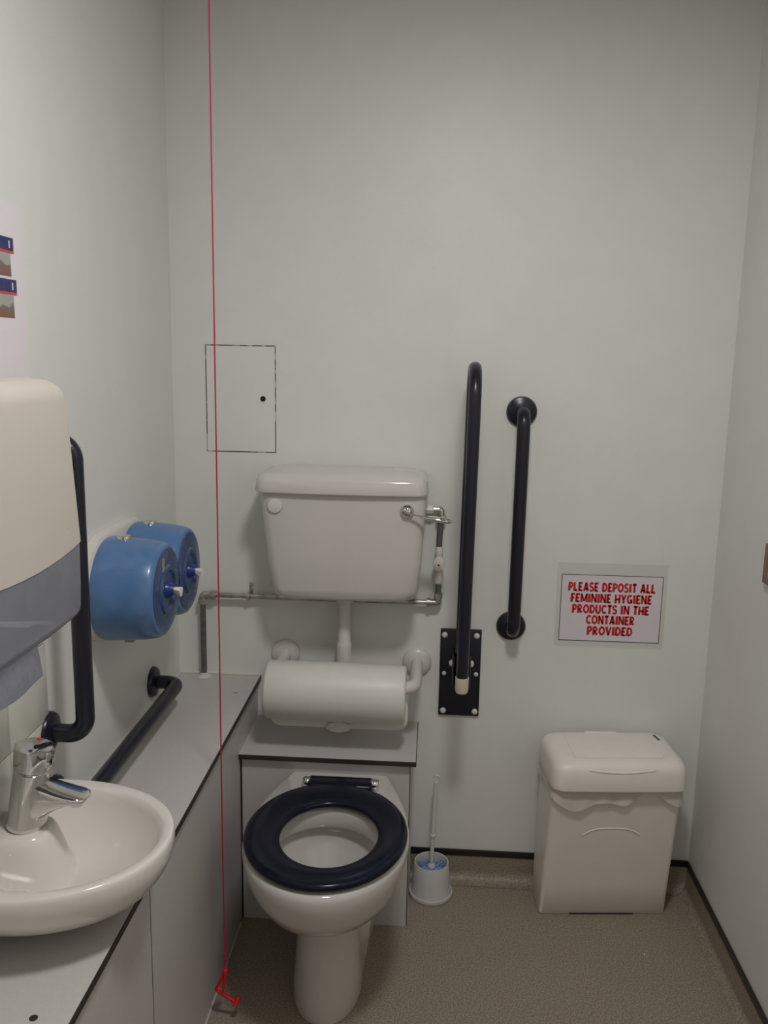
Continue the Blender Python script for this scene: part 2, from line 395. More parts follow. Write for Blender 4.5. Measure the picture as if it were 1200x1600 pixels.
b = new(); lathe(b, [(0.0001, 0), (0.0135, 0), (0.0135, 0.014), (0.011, 0.018), (0.0001, 0.018)], (0.7065, py-0.004, 1.122), (1, 0, 0), 8); add('inlet_nut', b, M['plastic'], t, 30)
b = new()
tube(b, [(0.211, -0.0005, 0.858), (0.211, -0.019, 0.858)], 0.004, 10)
lathe(b, [(0.0085, 0), (0.0115, 0), (0.0115, 0.008), (0.0085, 0.008)], (0.207, py, 0.858), (1, 0, 0), 20)
box(b, 0.208, 0.218, -0.004, -0.0005, 0.845, 0.892, 0.001); lathe(b, [(0.0001, 0), (0.005, 0), (0.003, 0.003), (0.0001, 0.003)], (0.2135, -0.004, 0.886), (0, -1, 0), 12)
add('pipe_clip', b, M['pipe'], t)
b = new(); lathe(b, [(0.0086, 0.0), (0.021, 0.0), (0.018, 0.003), (0.012, 0.005), (0.0095, 0.012), (0.0086, 0.012)], (0.079, py, BZ+0.0005), (0, 0, 1), 24); add('sealant', b, M['sealant'], t)

# ------------------------------------------------------------------ backrest
t = thing('backrest_rail', 'white padded toilet backrest roll on bent wall rail under the cistern', 'backrest', (0.49, -0.08, 0.53))
b = new(); tube(b, [(0.312, -0.010, 0.685), (0.312, -0.195, 0.672), (0.690, -0.195, 0.668), (0.690, -0.010, 0.674)], 0.0165, 18, rad=0.045); add('rail', b, M['plastic'], t)
for x, z in ((0.312, 0.685), (0.690, 0.674)):
    b = new(); lathe(b, [(0.0001, 0.0005), (0.041, 0.0005), (0.041, 0.006), (0.038, 0.011), (0.028, 0.015), (0.018, 0.018), (0.0001, 0.018)], (x, 0, z), (0, -1, 0), 36); add('flange', b, M['plastic'], t)
cy_, cz_, R_ = -0.200, 0.6545, 0.076
b = new()
PL = 0.370
prof = [(0.0001, 0.0), (R_-0.008, 0.0), (R_-0.002, 0.003), (R_, 0.008), (R_+0.001, 0.1), (R_+0.002, 0.19), (R_+0.001, 0.28), (R_, PL-0.008), (R_-0.002, PL-0.003), (R_-0.008, PL), (0.0001, PL)]
lathe(b, prof, (0.2955, cy_, cz_+0.001), (1, 0, -0.006), 48)
pd = add('pad', b, M['pad'], t, 50); pd['label'] = 'white padded roll'
# thin end of the wrapped cover hanging behind and below the roll, with its tab
b = new(); rings = []
for k, (y, i) in enumerate(((cy_+0.010, 0.003), (cy_+0.008, 0.0), (cy_+0.002, 0.0), (cy_+0.000, 0.003))):
    ring = rrect(0.3010+i, 0.6715-i, cz_-R_-0.0270+i, cz_-0.01, 0.032, 0.0, n=8)
    rings.append([Vector((p.x, y+0.10*max(0, p.y-(cz_-R_)), p.y-0.003*(p.x-0.48))) for p in ring])
faces_from_rings(b, rings, True, True, True); fl = add('cover_flap', b, M['pad'], pd, 60)
b = new(); lathe(b, [(0.0001, 0), (0.0315, 0), (0.034, 0.003), (0.0315, 0.006), (0.0001, 0.006)], (0.488, cy_-0.003, cz_-R_-0.0215), (0, -1, 0.25), 32, sx=1.0, sy=0.42)
add('cover_tab', b, M['pad'], pd, 60)

# ------------------------------------------------------------------ toilet
XC = 0.4975
t = thing('toilet', 'white toilet with thick dark navy seat and no lid', 'toilet', (XC, -0.42, 0))
def pan_ring(z, hb, hw, yf, yb=-0.2375, ym=None, n=64, front=1.0, xo=0.0):
    """D outline: flat back of half width hb at yb, widest hw at ym, round front at yf"""
    ym = ym if ym is not None else yb + (yf-yb)*0.52
    pts = []
    half = n//2
    for i in range(half+1):                      # right side from the back to the front
        s = i/half
        if s < 0.45:
            q = s/0.45; y = yb+(ym-yb)*q
            w = hb + (hw-hb)*math.sin(q*PI/2)**0.95
        else:
            q = (s-0.45)/0.55*PI/2; y = ym+(yf-ym)*math.sin(q); w = hw*max(0, math.cos(q))**front
        pts.append((w, y))
    ring = [Vector((XC+xo+w, y, z)) for w, y in pts] + [Vector((XC+xo-w, y, z)) for w, y in reversed(pts[1:-1])]
    # close the back: pts[0] right and last left are joined by the loop
    ring.append(Vector((XC+xo-pts[0][0], yb, z)))
    for k in range(1, 10): ring.append(Vector((XC+xo-pts[0][0]*(1-k/5), yb, z)))
    return ring
lv_ = [  # z, hb, hw, yf, ym
    (0.0, 0.096, 0.083, -0.606, -0.47), (0.012, 0.096, 0.085, -0.608, -0.47), (0.05, 0.094, 0.0830, -0.600, -0.47), (0.10, 0.092, 0.0785, -0.588, -0.47),
    (0.17, 0.090, 0.0755, -0.580, -0.47), (0.235, 0.090, 0.0750, -0.578, -0.47), (0.252, 0.092, 0.0780, -0.582, -0.47), (0.261, 0.096, 0.090, -0.604, -0.48), (0.269, 0.100, 0.106, -0.632, -0.49), (0.285, 0.106, 0.130, -0.674, -0.50),
    (0.315, 0.112, 0.158, -0.719, -0.51), (0.358, 0.118, 0.180, -0.750, -0.515), (0.402, 0.122, 0.1905, -0.766, -0.52), (0.425, 0.124, 0.1925, -0.769, -0.52), (0.436, 0.124, 0.190, -0.767, -0.52), (0.441, 0.121, 0.184, -0.761, -0.52)]
b = new(); rings = [pan_ring(z, hb, hw, yf, ym=ym) for z, hb, hw, yf, ym in lv_]
n_r = len(rings[0])
# inner bowl: ellipses with the same vertex count and starting angle as the outline
def bowl_ring(z, a, bb, yc, xo=0.0):
    out = []
    ref = rings[-1]
    for p in ref:
        th = math.atan2((p.x-XC)/0.184, (p.y+0.52)/0.24)
        out.append(Vector((XC+xo+a*math.sin(th), yc+bb*math.cos(th), z)))
    return out
rings += [bowl_ring(0.4415, 0.150, 0.170, -0.572), bowl_ring(0.440, 0.140, 0.160, -0.572), bowl_ring(0.43, 0.134, 0.154, -0.572), bowl_ring(0.396, 0.133, 0.152, -0.571), bowl_ring(0.389, 0.136, 0.156, -0.570),
          bowl_ring(0.387, 0.150, 0.172, -0.570), bowl_ring(0.378, 0.151, 0.174, -0.569), bowl_ring(0.355, 0.143, 0.165, -0.566), bowl_ring(0.33, 0.126, 0.145, -0.560),
          bowl_ring(0.30, 0.095, 0.108, -0.548), bowl_ring(0.275, 0.064, 0.070, -0.525), bowl_ring(0.255, 0.050, 0.052, -0.510), bowl_ring(0.247, 0.04, 0.044, -0.51), bowl_ring(0.245, 0.01, 0.012, -0.51)]
faces_from_rings(b, rings, True, True, True)
pan = add('pan', b, M['ceramic'], t, 55)
b = new(); lathe(b, [(0.0001, 0.0), (0.058, 0.0), (0.0001, 0.0008)], (XC, -0.521, 0.268), (0, 0, 1), 40); add('water', b, M['water'], t, 30)
# wider trapway at the back of the foot, seen as a second face beside the stem
b = new(); rings = []
for z, hw, yf in ((0.0, 0.076, -0.40), (0.06, 0.083, -0.43), (0.12, 0.089, -0.47), (0.19, 0.0945, -0.505), (0.26, 0.096, -0.51), (0.30, 0.085, -0.48)):
    rings.append(rrect(XC+0.010-hw, XC+0.010+hw, yf, -0.2378, 0.03, z))
faces_from_rings(b, rings, True, True, True); add('foot', b, M['ceramic'], t, 50)

# seat: thick rounded ring
def seat_pt(th, s, zz):
    """s 0 = inner edge, 1 = outer edge"""
    ci, co = Vector((XC+0.010, -0.560)), Vector((XC+0.002, -0.545))
    ai, bi, ao, bo = 0.111, 0.132, 0.187, 0.219
    pi = Vector((ci.x+ai*math.cos(th), ci.y+bi*math.sin(th))); po = Vector((co.x+ao*math.cos(th), co.y+bo*math.sin(th)))
    p = pi.lerp(po, s); return Vector((p.x, p.y, zz))
b = new(); N = 72; prof = []
for k in range(24):
    a = 2*PI*k/24; c, s = math.cos(a), math.sin(a)
    prof.append((0.5+0.5*math.copysign(abs(c)**0.7, c), 0.4555+0.0125*math.copysign(abs(s)**0.8, s)))
rg = [[seat_pt(2*PI*i/N, s, z) for s, z in prof] for i in range(N)]
rg.append(rg[0]); faces_from_rings(b, rg, True)
st = add('seat', b, M['navyseat'], t, 60); st['label'] = 'dark navy glossy ring seat'
b = new(); box(b, 0.425, 0.590, -0.352, -0.300, 0.446, 0.468, 0.007, 3); add('hinge_bar', b, M['navyseat'], st, 50)
for x0, x1 in ((0.411, 0.431), (0.583, 0.605)):
    b = new(); xm = (x0+x1)/2
    lathe(b, [(0.0001, 0), (0.0105, 0), (0.013, 0.003), (0.013, x1-x0-0.003), (0.0105, x1-x0), (0.0001, x1-x0)], (x0, -0.318, 0.457), (1, 0, 0), 24)
    lathe(b, [(0.0001, 0), (0.011, 0), (0.010, 0.012), (0.0001, 0.012)], (xm, -0.318, 0.4412), (0, 0, 1), 20)
    o = add('hinge', b, M['chrome'], st, 40); o['label'] = 'chrome seat hinge'

# ------------------------------------------------------------------ wall grab rail right of the cistern
def flange(b, c, axis, r=0.041):
    lathe(b, [(0.0001, 0.0006), (r, 0.0006), (r, 0.006), (r-0.003, 0.011), (r-0.012, 0.014), (r-0.018, 0.017), (0.0001, 0.018)], c, axis, 36)
t = thing('grab_rail', 'short vertical navy grab rail fixed to the back wall above left of bin', 'grab rail', (0.952, -0.04, 0.75), 'navy wall grab rails')
b = new(); tube(b, [(0.953, -0.008, 1.391), (0.953, -0.078, 1.391), (0.951, -0.078, 0.791), (0.951, -0.008, 0.791)], 0.0175, 20, rad=0.045); add('rail', b, M['navy'], t)
for x, z in ((0.953, 1.391), (0.951, 0.791)):
    b = new(); flange(b, (x, 0, z), (0, -1, 0)); add('flange', b, M['navy'], t)

t = thing('grab_rail', 'vertical navy grab rail on the left wall behind the towel dispenser', 'grab rail', (0.04, -0.846, 0.77), 'navy wall grab rails')
vy, vx = -0.846, 0.076
b = new(); tube(b, [(0.008, vy, 1.372), (vx, vy, 1.372), (vx, vy, 0.815), (0.008, vy, 0.815)], 0.0175, 20, rad=0.045); add('rail', b, M['navy'], t)
for z in (1.372, 0.815):
    b = new(); flange(b, (0.0, vy, z), (1, 0, 0), 0.040); add('flange', b, M['navy'], t)

t = thing('grab_rail', 'horizontal navy grab rail low on the left wall just above the boxing', 'grab rail', (0.04, -0.545, 0.64), 'navy wall grab rails')
hx, hz = 0.071, 0.680
b = new(); tube(b, [(0.008, -0.245, hz), (hx, -0.245, hz), (hx, -0.838, hz), (0.008, -0.838, hz)], 0.0175, 20, rad=0.045); add('rail', b, M['navy'], t)
for y in (-0.245, -0.838):
    b = new(); flange(b, (0.0, y, hz), (1, 0, 0), 0.040); add('flange', b, M['navy'], t)

# ------------------------------------------------------------------ fold-up support rail
t = thing('folding_support_rail', 'tall navy fold up support rail raised on bolted wall plate', 'grab rail', (0.812, -0.08, 0.517))
b = new(); box(b, 0.7545, 0.8705, -0.009, -0.0005, 0.518, 0.777, 0.003); add('wall_plate', b, M['navy'], t)
b = new()
tube(b, fillet([(0.8105, -0.055, 0.620), (0.8175, -0.055, 1.505), (0.8155, -0.262, 1.508), (0.8085, -0.262, 0.712)], 0.075, 12), 0.0155, 20); add('rail', b, M['navy'], t)
b = new(); tube(b, [(0.8087, -0.262, 0.733), (0.8085, -0.262, 0.700), (0.8084, -0.262, 0.692), (0.8084, -0.262, 0.690)], 0, 24, radii=[0.0172, 0.0172, 0.0145, 0.006]); o = add('end_cap', b, M['capcream'], t); o['label'] = 'cream rubber end cap'
b = new()
for x0 in (0.7885, 0.8335): box(b, x0, x0+0.006, -0.082, -0.0088, 0.628, 0.722, 0.004)
add('hinge_bracket', b, M['navy'], t)
for x, y, z, r, ax in ((0.7665, -0.009, 0.7595, 0.0085, (0, -1, 0)), (0.8565, -0.009, 0.7595, 0.0085, (0, -1, 0)), (0.768, -0.009, 0.533, 0.0085, (0, -1, 0)), (0.8585, -0.009, 0.533, 0.0085, (0, -1, 0)),
                       (0.768, -0.009, 0.6455, 0.0065, (0, -1, 0)), (0.858, -0.009, 0.6455, 0.0065, (0, -1, 0)), (0.7885, -0.045, 0.689, 0.0095, (-1, 0, 0)), (0.8405, -0.045, 0.689, 0.0095, (1, 0, 0))):
    b = new(); lathe(b, [(0.0001, 0), (r, 0), (r, r*0.35), (r*0.85, r*0.65), (r*0.5, r*0.88), (0.0001, r*0.95)], (x, y, z), ax, 20); o = add('bolt_cap', b, M['plastic'], t); o['label'] = 'white plastic bolt cap'

# ------------------------------------------------------------------ sign
GL = {}
def glyphs():
    def arc(cx, cy, rx, ry, a0, a1, n=9): return [(cx+rx*math.cos(math.radians(a0+(a1-a0)*k/n)), cy+ry*math.sin(math.radians(a0+(a1-a0)*k/n))) for k in range(n+1)]
    V = lambda x, y0=0.0, y1=1.0, a=0.13, b_=0.105: ('s', [(x, y0), (x, y1)], a, b_)      # heavy stem, flared at its foot
    H = lambda x0, x1, y, w=0.075: ('s', [(x0, y), (x1, y)], w, w*1.25)
    GL['P'] = (0.66, [V(0.14), ('s', arc(0.24, 0.68, 0.32, 0.25, 90, -90), .09, .09)])
    GL['R'] = (0.72, [V(0.14), ('s', arc(0.24, 0.70, 0.30, 0.23, 90, -90), .085, .085), ('s', [(0.26, 0.46), (0.60, 0.03)], .085, .12)])
    GL['L'] = (0.62, [V(0.14), H(0.14, 0.58, 0.08, .085)])
    GL['E'] = (0.62, [V(0.14), H(0.14, 0.58, 0.08, .08), H(0.14, 0.50, 0.5), H(0.14, 0.57, 0.92, .08)])
    GL['F'] = (0.60, [V(0.14), H(0.14, 0.50, 0.48), H(0.14, 0.57, 0.92, .08)])
    GL['A'] = (0.80, [('s', [(0.40, 1.0), (0.12, 0.0)], .08, .10), ('s', [(0.40, 1.0), (0.66, 0.0)], .11, .14), H(0.16, 0.62, 0.26, .07)])
    GL['S'] = (0.64, [('s', arc(0.32, 0.72, 0.22, 0.22, 20, 270, 10)+arc(0.32, 0.28, 0.22, 0.22, 90, -160, 10), .09, .09)])
    GL['D'] = (0.74, [V(0.14), ('s', arc(0.22, 0.5, 0.42, 0.43, 90, -90, 12), .09, .09)])
    GL['O'] = (0.82, [('s', arc(0.41, 0.5, 0.30, 0.41, 0, 360, 24), .10, .10)])
    GL['C'] = (0.72, [('s', arc(0.40, 0.5, 0.29, 0.41, 40, 320, 18), .10, .10)])
    GL['G'] = (0.78, [('s', arc(0.40, 0.5, 0.29, 0.41, 45, 330, 18), .10, .10), H(0.42, 0.72, 0.42, .075), ('s', [(0.66, 0.06), (0.66, 0.42)], .08, .08)])
    GL['I'] = (0.34, [V(0.17, a=.13, b_=.12)])
    GL['T'] = (0.66, [V(0.33, a=.13, b_=.10), H(0.04, 0.62, 0.92, .085)])
    GL['N'] = (0.80, [V(0.13, a=.11, b_=.10), V(0.67, a=.10, b_=.11), ('s', [(0.13, 0.96), (0.67, 0.04)], .09, .09)])
    GL['M'] = (0.98, [V(0.13, a=.11, b_=.10), V(0.85, a=.12, b_=.10), ('s', [(0.14, 0.96), (0.49, 0.14)], .08, .08), ('s', [(0.84, 0.96), (0.49, 0.14)], .08, .08)])
    GL['H'] = (0.78, [V(0.13, a=.12, b_=.10), V(0.65, a=.12, b_=.10), H(0.13, 0.65, 0.45, .08)])
    GL['Y'] = (0.76, [('s', [(0.38, 0.46), (0.38, 0.0)], .11, .13), ('s', [(0.10, 1.0), (0.38, 0.42)], .11, .09), ('s', [(0.67, 1.0), (0.38, 0.42)], .09, .09)])
    GL['U'] = (0.76, [('s', [(0.14, 1.0), (0.14, 0.36)]+arc(0.38, 0.36, 0.24, 0.28, 180, 360, 10)+[(0.62, 1.0)], .11, .10)])
    GL['V'] = (0.76, [('s', [(0.10, 1.0), (0.38, 0.0)], .13, .09), ('s', [(0.66, 1.0), (0.38, 0.0)], .09, .08)])
    GL[' '] = (0.36, [])
glyphs()
def text_mesh(bm, text, xc, z0, h, y, squeeze=1.0, skew=0.0, space=0.06):
    wtot = sum(GL[c][0]+space for c in text)-space; x = -wtot/2
    for ch in text:
        w, strokes = GL[ch]
        for _, pts, w0, w1 in strokes:
            n = len(pts); L, Rr = [], []
            for i, (px, pz) in enumerate(pts):
                a = pts[max(i-1, 0)]; c = pts[min(i+1, n-1)]; dx, dz = c[0]-a[0], c[1]-a[1]; d = math.hypot(dx, dz) or 1
                ww = 1.34*(w0+(w1-w0)*i/max(1, n-1)); nx, nz = -dz/d*ww, dx/d*ww
                L.append((px+nx, pz+nz)); Rr.append((px-nx, pz-nz))
            for i in range(n-1):
                q = [L[i], L[i+1], Rr[i+1], Rr[i]]
                vs = [bm.verts.new((xc+(x+qx)*h*squeeze, y, z0+qz*h+skew*(x+qx)*h)) for qx, qz in q]
                bm.faces.new(vs)
        x += w+space
    return wtot*h*squeeze

t = thing('notice_sign', 'laminated white notice with red lettering on the wall above the bin', 'sign', (1.22, 0, 0.735))
b = new(); box(b, 1.073, 1.375, -0.0012, -0.0002, 0.737, 0.979, 0.0004, 1); add('laminate_pouch', b, M['laminatefilm'], t, 0)
b = new(); box(b, 1.0855, 1.3635, -0.0017, -0.0012, 0.7545, 0.946); pp = add('paper', b, M['signpaper'], t, 0)
b = new(); wl = 0.0016
for x0, x1, z0, z1 in ((1.0855, 1.3635, 0.7545, 0.7545+wl), (1.0855, 1.3635, 0.946-wl, 0.946), (1.0855, 1.0855+wl, 0.7545, 0.946), (1.3635-wl, 1.3635, 0.7545, 0.946)):
    box(b, x0, x1, -0.0020, -0.0017, z0, z1)
o = add('border', b, M['ink'], t, 0); o['label'] = 'thin dark border line'
b = new(); LH = 0.0252
for line, z, width in (('PLEASE DEPOSIT ALL', 0.8985, 0.239), ('FEMININE HYGIENE', 0.8665, 0.223), ('PRODUCTS IN THE', 0.8350, 0.212), ('CONTAINER', 0.8045, 0.134), ('PROVIDED', 0.7725, 0.125)):
    wt = (sum(GL[c][0]+0.06 for c in line)-0.06)*LH
    text_mesh(b, line, 1.2245 if len(line) > 10 else 1.226, z, LH, -0.0019, squeeze=width/wt)
o = add('lettering', b, M['signred'], t, 0); o['label'] = 'red capital lettering'

# ------------------------------------------------------------------ bin
BA = math.radians(4.9); BM = Matrix.Translation((1.2175, -0.0, 0)) @ Matrix.Rotation(BA, 4, 'Z')
# local frame: x across (-.18..+.18), y from the back (-0.03) to the front, z up
t = thing('sanitary_bin', 'cream white plastic bin with flap lid in the right corner', 'bin', (1.226, -0.12, 0))
def badd(name, b, m, root, smooth=40):
    b.transform(BM); return add(name, b, m, root, smooth)
b = new(); rings = []
for z, hx_, yf, yb, r in ((0.0, 0.176, -0.134, -0.030, 0.012), (0.003, 0.178, -0.137, -0.028, 0.012), (0.1, 0.1775, -0.152, -0.027, 0.014), (0.25, 0.1765, -0.176, -0.026, 0.016), (0.38, 0.1745, -0.198, -0.025, 0.018), (0.425, 0.1735, -0.206, -0.024, 0.02)):
    rings.append(rrect(-hx_, hx_, yf, yb, r, z))
faces_from_rings(b, rings, True, True, True); bd = badd('body', b, M['bincream'], t, 40)
def front_y(z): return -0.137-(0.061*z/0.38)
b = new(); pts = []
for k in range(17):
    s = k/16; x = -0.080+0.155*s
    zz = 0.268+0.022*(1-abs(2*s-1)**3.2)
    pts.append((x, front_y(zz)+0.0005, zz))
tube(b, pts, 0.0016, 8); badd('embossed_arch', b, M['bincream'], bd, 60)
b = new(); box(b, -0.093, 0.088, front_y(0.004)-0.0008, front_y(0.004)+0.004, 0.0, 0.004); o = badd('foot_gap', b, M['core'], bd, 0)
b = new(); rings = []
for z, i, r in ((0.422, 0.004, 0.03), (0.4205, 0.0, 0.034), (0.424, -0.001, 0.036), (0.470, 0.002, 0.036), (0.482, 0.006, 0.036), (0.490, 0.013, 0.034), (0.4945, 0.024, 0.03), (0.497, 0.05, 0.02), (0.498, 0.085, 0.01)):
    rings.append(rrect(-0.181+i, 0.181-i, -0.226+i, -0.014-i*0.6, r, z, bow=0.004))
faces_from_rings(b, rings, True, True, True); ldd = badd('lid', b, M['bincream'], t, 50)
b = new()
rings = [rrect(-0.118, 0.122, -0.190, -0.040, 0.008, 0.4965), rrect(-0.118, 0.122, -0.190, -0.040, 0.008, 0.4985), rrect(-0.115, 0.119, -0.187, -0.043, 0.006, 0.4995)]
faces_from_rings(b, rings, True, True, True); badd('flap', b, M['bincream'], ldd, 40)
b = new(); box(b, -0.056, 0.036, -0.046, -0.034, 0.494, 0.5025, 0.003); badd('hinge_ridge', b, M['bincream'], ldd, 40)
b = new(); pts = [(-0.095+0.19*k/16, -0.2215-0.004*math.sin(PI*k/16), 0.4795-0.007*math.sin(PI*k/16)) for k in range(17)]
tube(b, pts, 0, 10, radii=[0.001]+[0.0042]*15+[0.001]); badd('finger_grip', b, M['bincream'], ldd, 60)
b = new()
for k in range(4):
    box(b, 0.136+0.0015*k, 0.142+0.0015*k, -0.056-0.008*k, -0.0495-0.008*k, 0.4945, 0.4982)
o = badd('maker_mark', b, M['logoblue'], ldd, 0); o['label'] = 'small blue printed maker mark'
# liner bag folded over the rim
random.seed(4)
b = new(); rim = rrect(-0.1765, 0.1765, -0.2075, -0.022, 0.022, 0.0, n=8)
dense = []
for i in range(len(rim)):
    a, c = rim[i], rim[(i+1) % len(rim)]; m_ = max(1, int((c-a).length/0.006))
    for k in range(m_): dense.append(a.lerp(c, k/m_))
ctr = Vector((0, -0.115, 0)); rings = []
NR = 7
for j in range(NR):
    ring = []
    for i, p in enumerate(dense):
        f = j/(NR-1); x = p.x
        low = 0.396-0.020*math.sin((x+0.17)*20)-0.010*math.sin(x*47+1.0)-0.012*math.exp(-((x-0.03)/0.03)**2)
        if p.y > -0.1: low = 0.385
        if x < -0.16: low += 0.02*(p.y+0.2)/0.2
        low = max(0.352, min(0.404, low-0.015))
        z = 0.4215+(low-0.4215)*f
        n_ = (p-ctr).normalized(); wob = 0.0015+0.0045*f*(0.5+0.5*math.sin(i*0.55+2.0*math.sin(i*0.13)+f*2.2))
        q = p + n_*wob; q.z = z; ring.append(q)
    rings.append(ring)
faces_from_rings(b, rings, True); badd('liner_bag', b, M['liner'], t, 80)

# ------------------------------------------------------------------ toilet brush and holder
bx, by = 0.748, -0.082
b = new()
lathe(b, [(0.0001, 0.0), (0.062, 0.0), (0.0635, 0.003), (0.0625, 0.012), (0.0605, 0.013), (0.0565, 0.006), (0.0555, 0.010), (0.0535, 0.05), (0.050, 0.096), (0.0485, 0.101), (0.0465, 0.1005), (0.0455, 0.097), (0.048, 0.06), (0.050, 0.006), (0.0001, 0.006)], (bx, by, 0.0013), n=48)
o = add('brush_holder', b, M['brushwhite'], None, 40); tag(o, 'white plastic toilet brush pot on the floor right of the toilet', 'brush holder')
t = thing('toilet_brush', 'white toilet brush with blue bristles standing in its white pot', 'toilet brush', (bx, by, 0.008))
hxp = [(bx, by, 0.088), (bx+0.001, by+0.001, 0.175), (bx+0.0035, by+0.004, 0.26), (bx+0.006, by+0.007, 0.345)]
b = new(); tube(b, hxp, 0, 14, radii=[0.0058, 0.0058, 0.0068, 0.0062]); hd = add('handle', b, M['brushwhite'], t)
b = new(); pts = []
for k in range(15):
    a = -PI/2+PI*1.45*k/14; pts.append((bx+0.0062+0.0088*math.cos(a)+0.001, by+0.007, 0.3515+0.010*math.sin(a)+0.003))
tube(b, pts, 0.0028, 10); add('hanging_hook', b, M['brushwhite'], hd, 60)
b = new(); lathe(b, [(0.0059, 0), (0.0085, 0.001), (0.0095, 0.004), (0.0085, 0.008), (0.0059, 0.009)], (bx+0.0015, by+0.001, 0.178), n=20); add('collar', b, M['brushwhite'], hd)
random.seed(2); b = new()
lathe(b, [(0.0001, 0.0), (0.02, 0.0), (0.042, 0.012), (0.0425, 0.058), (0.03, 0.071), (0.0001, 0.076)], (bx, by, 0.012), n=36)
for k in range(90):
    a = random.random()*2*PI; r0 = 0.008+random.random()*0.006; r1 = 0.028+random.random()*0.0145; z1 = 0.078+random.random()*0.012
    tube(b, [(bx+r0*math.cos(a), by+r0*math.sin(a), 0.080), (bx+r1*math.cos(a+0.1), by+r1*math.sin(a+0.1), z1)], 0.0011, 5)
o = add('bristles', b, M['bristle'], t, 60); o['label'] = 'blue bristles'
b = new(); lathe(b, [(0.0001, 0.0), (0.012, 0), (0.011, 0.006), (0.007, 0.012), (0.0001, 0.013)], (bx, by, 0.083), n=20); add('bristle_hub', b, M['brushwhite'], t)

# ------------------------------------------------------------------ emergency cord
cx, cyy = 0.2722, -0.600
t = thing('emergency_pull_cord', 'thin red emergency pull cord hanging from ceiling to near the floor', 'pull cord', (cx, cyy, 0.04))
b = new(); tube(b, [(cx+0.0006, cyy, ROOM_H-0.0005), (cx+0.0004, cyy, 1.2), (cx-0.0004, cyy, 0.55), (cx, cyy, 0.135)], 0.0016, 8); add('cord', b, M['red'], t, 60)
b = new(); lathe(b, [(0.0001, 0.0), (0.0035, 0.001), (0.004, 0.004), (0.0025, 0.007), (0.0001, 0.008)], (cx, cyy, 0.165), n=12); add('knot', b, M['red'], t)
b = new()
lathe(b, [(0.0001, 0.0), (0.006, 0.001), (0.0075, 0.006), (0.006, 0.013), (0.0001, 0.016)], (cx+0.001, cyy, 0.116), n=16)
tube(b, [(cx, cyy, 0.124), (cx-0.021, cyy, 0.076), (cx-0.019, cyy, 0.072), (cx+0.026, cyy, 0.043)], 0.0042, 10, rad=0.006)
tube(b, [(cx+0.003, cyy-0.004, 0.122), (cx-0.005, cyy-0.006, 0.070)], 0.0032, 8)
tube(b, [(cx+0.023, cyy-0.006, 0.037), (cx+0.031, cyy+0.006, 0.054)], 0.0058, 10)
add('pull_handle', b, M['redplastic'], t, 50)

# ------------------------------------------------------------------ toilet roll dispenser
t = thing('toilet_roll_dispenser', 'blue twin drum toilet roll dispenser on the left wall', 'dispenser', (0.08, -0.47, 0.89))
DRUMS = ((-0.567, 1.024), (-0.398, 1.024))
b = new(); rings = []
for x, i in ((0.0006, 0.0), (0.016, 0.0), (0.022, 0.008)):
    ring = []
    for k in range(56):
        a = 2*PI*k/56; c, s = math.cos(a), math.sin(a); rr = 0.119-i
        yc = DRUMS[1][0] if c > 0 else DRUMS[0][0]
        ring.append(Vector((x, yc+rr*c, 1.027+rr*s)))
    rings.append(ring)
faces_from_rings(b, rings, True, True, True); add('back_plate', b, M['plastic'], t, 50)
for i, (dy, dz) in enumerate(DRUMS):
    R0 = 0.113; D0 = 0.150
    b = new(); lathe(b, [(0.0001, 0.020), (R0-0.003, 0.020), (R0, 0.026), (R0, 0.045), (R0-0.001, 0.06), (R0-0.004, 0.11), (R0-0.009, D0-0.012), (R0-0.013, D0-0.004), (R0-0.019, D0), (R0-0.022, D0), (0.0001, D0)], (0, dy, dz), (1, 0, 0), 56)
    d_ = add('drum', b, M['blue'], t, 35)
    b = new(); lathe(b, [(0.0001, D0-0.002), (R0-0.021, D0-0.002), (R0-0.021, D0+0.001), (R0-0.026, D0+0.0025), (0.056, D0+0.0025), (0.052, D0+0.007), (0.044, D0+0.007), (0.040, D0+0.002), (0.018, D0+0.002), (0.0001, D0+0.002)], (0, dy, dz), (1, 0, 0), 48)
    f_ = add('drum_front', b, M['bluedark'], d_, 30); f_['label'] = 'darker blue round front'
    b = new(); lathe(b, [(0.0001, D0+0.002), (0.019, D0+0.002), (0.017, D0+0.008), (0.0125, D0+0.014), (0.0115, D0+0.017), (0.0001, D0+0.017)], (0, dy, dz), (1, 0, 0), 28)
    add('nozzle', b, M['bluenozzle'], d_, 40)
    b = new(); lathe(b, [(0.0001, -0.006), (0.015, -0.006), (0.016, 0.0), (0.014, 0.004), (0.006, 0.005), (0.0001, 0.005)], (0.060, dy-0.0, dz+R0), (0, 0, 1), 24); o = add('lock', b, M['chrome'], t, 40); o['label'] = 'round metal lock on top'
    b = new(); box(b, 0.055, 0.075, dy-0.008, dy+0.008, dz-R0-0.008, dz-R0+0.004, 0.002); add('catch', b, M['clipgrey'], t)
    b = new()
    rr = [[Vector((D0+0.0168+0.015*f, dy+(0.007+0.005*f)*math.cos(a)*(1+0.25*math.sin(3*a+i)), dz-0.004*f+(0.007+0.005*f)*math.sin(a)*(1+0.2*math.cos(2*a)))) for a in [2*PI*k/14 for k in range(14)]] for f in (0, 0.3, 0.6, 0.85, 1.0)]
    faces_from_rings(b, rr, True, True, True)
    o = add('toilet_paper_end', b, M['paperwhite'], None, 60)
    tag(o, ('crumpled white toilet paper end poking from the nearer blue drum', 'small white toilet paper end poking from the farther blue drum beside the corner')[i], 'toilet paper', 'toilet paper ends in the blue drums')
b = new(); box(b, 0.1525, 0.1535, DRUMS[0][0]-0.035, DRUMS[0][0]-0.021, 1.070, 1.100); o = add('label_plate', b, M['clipgrey'], t, 0)

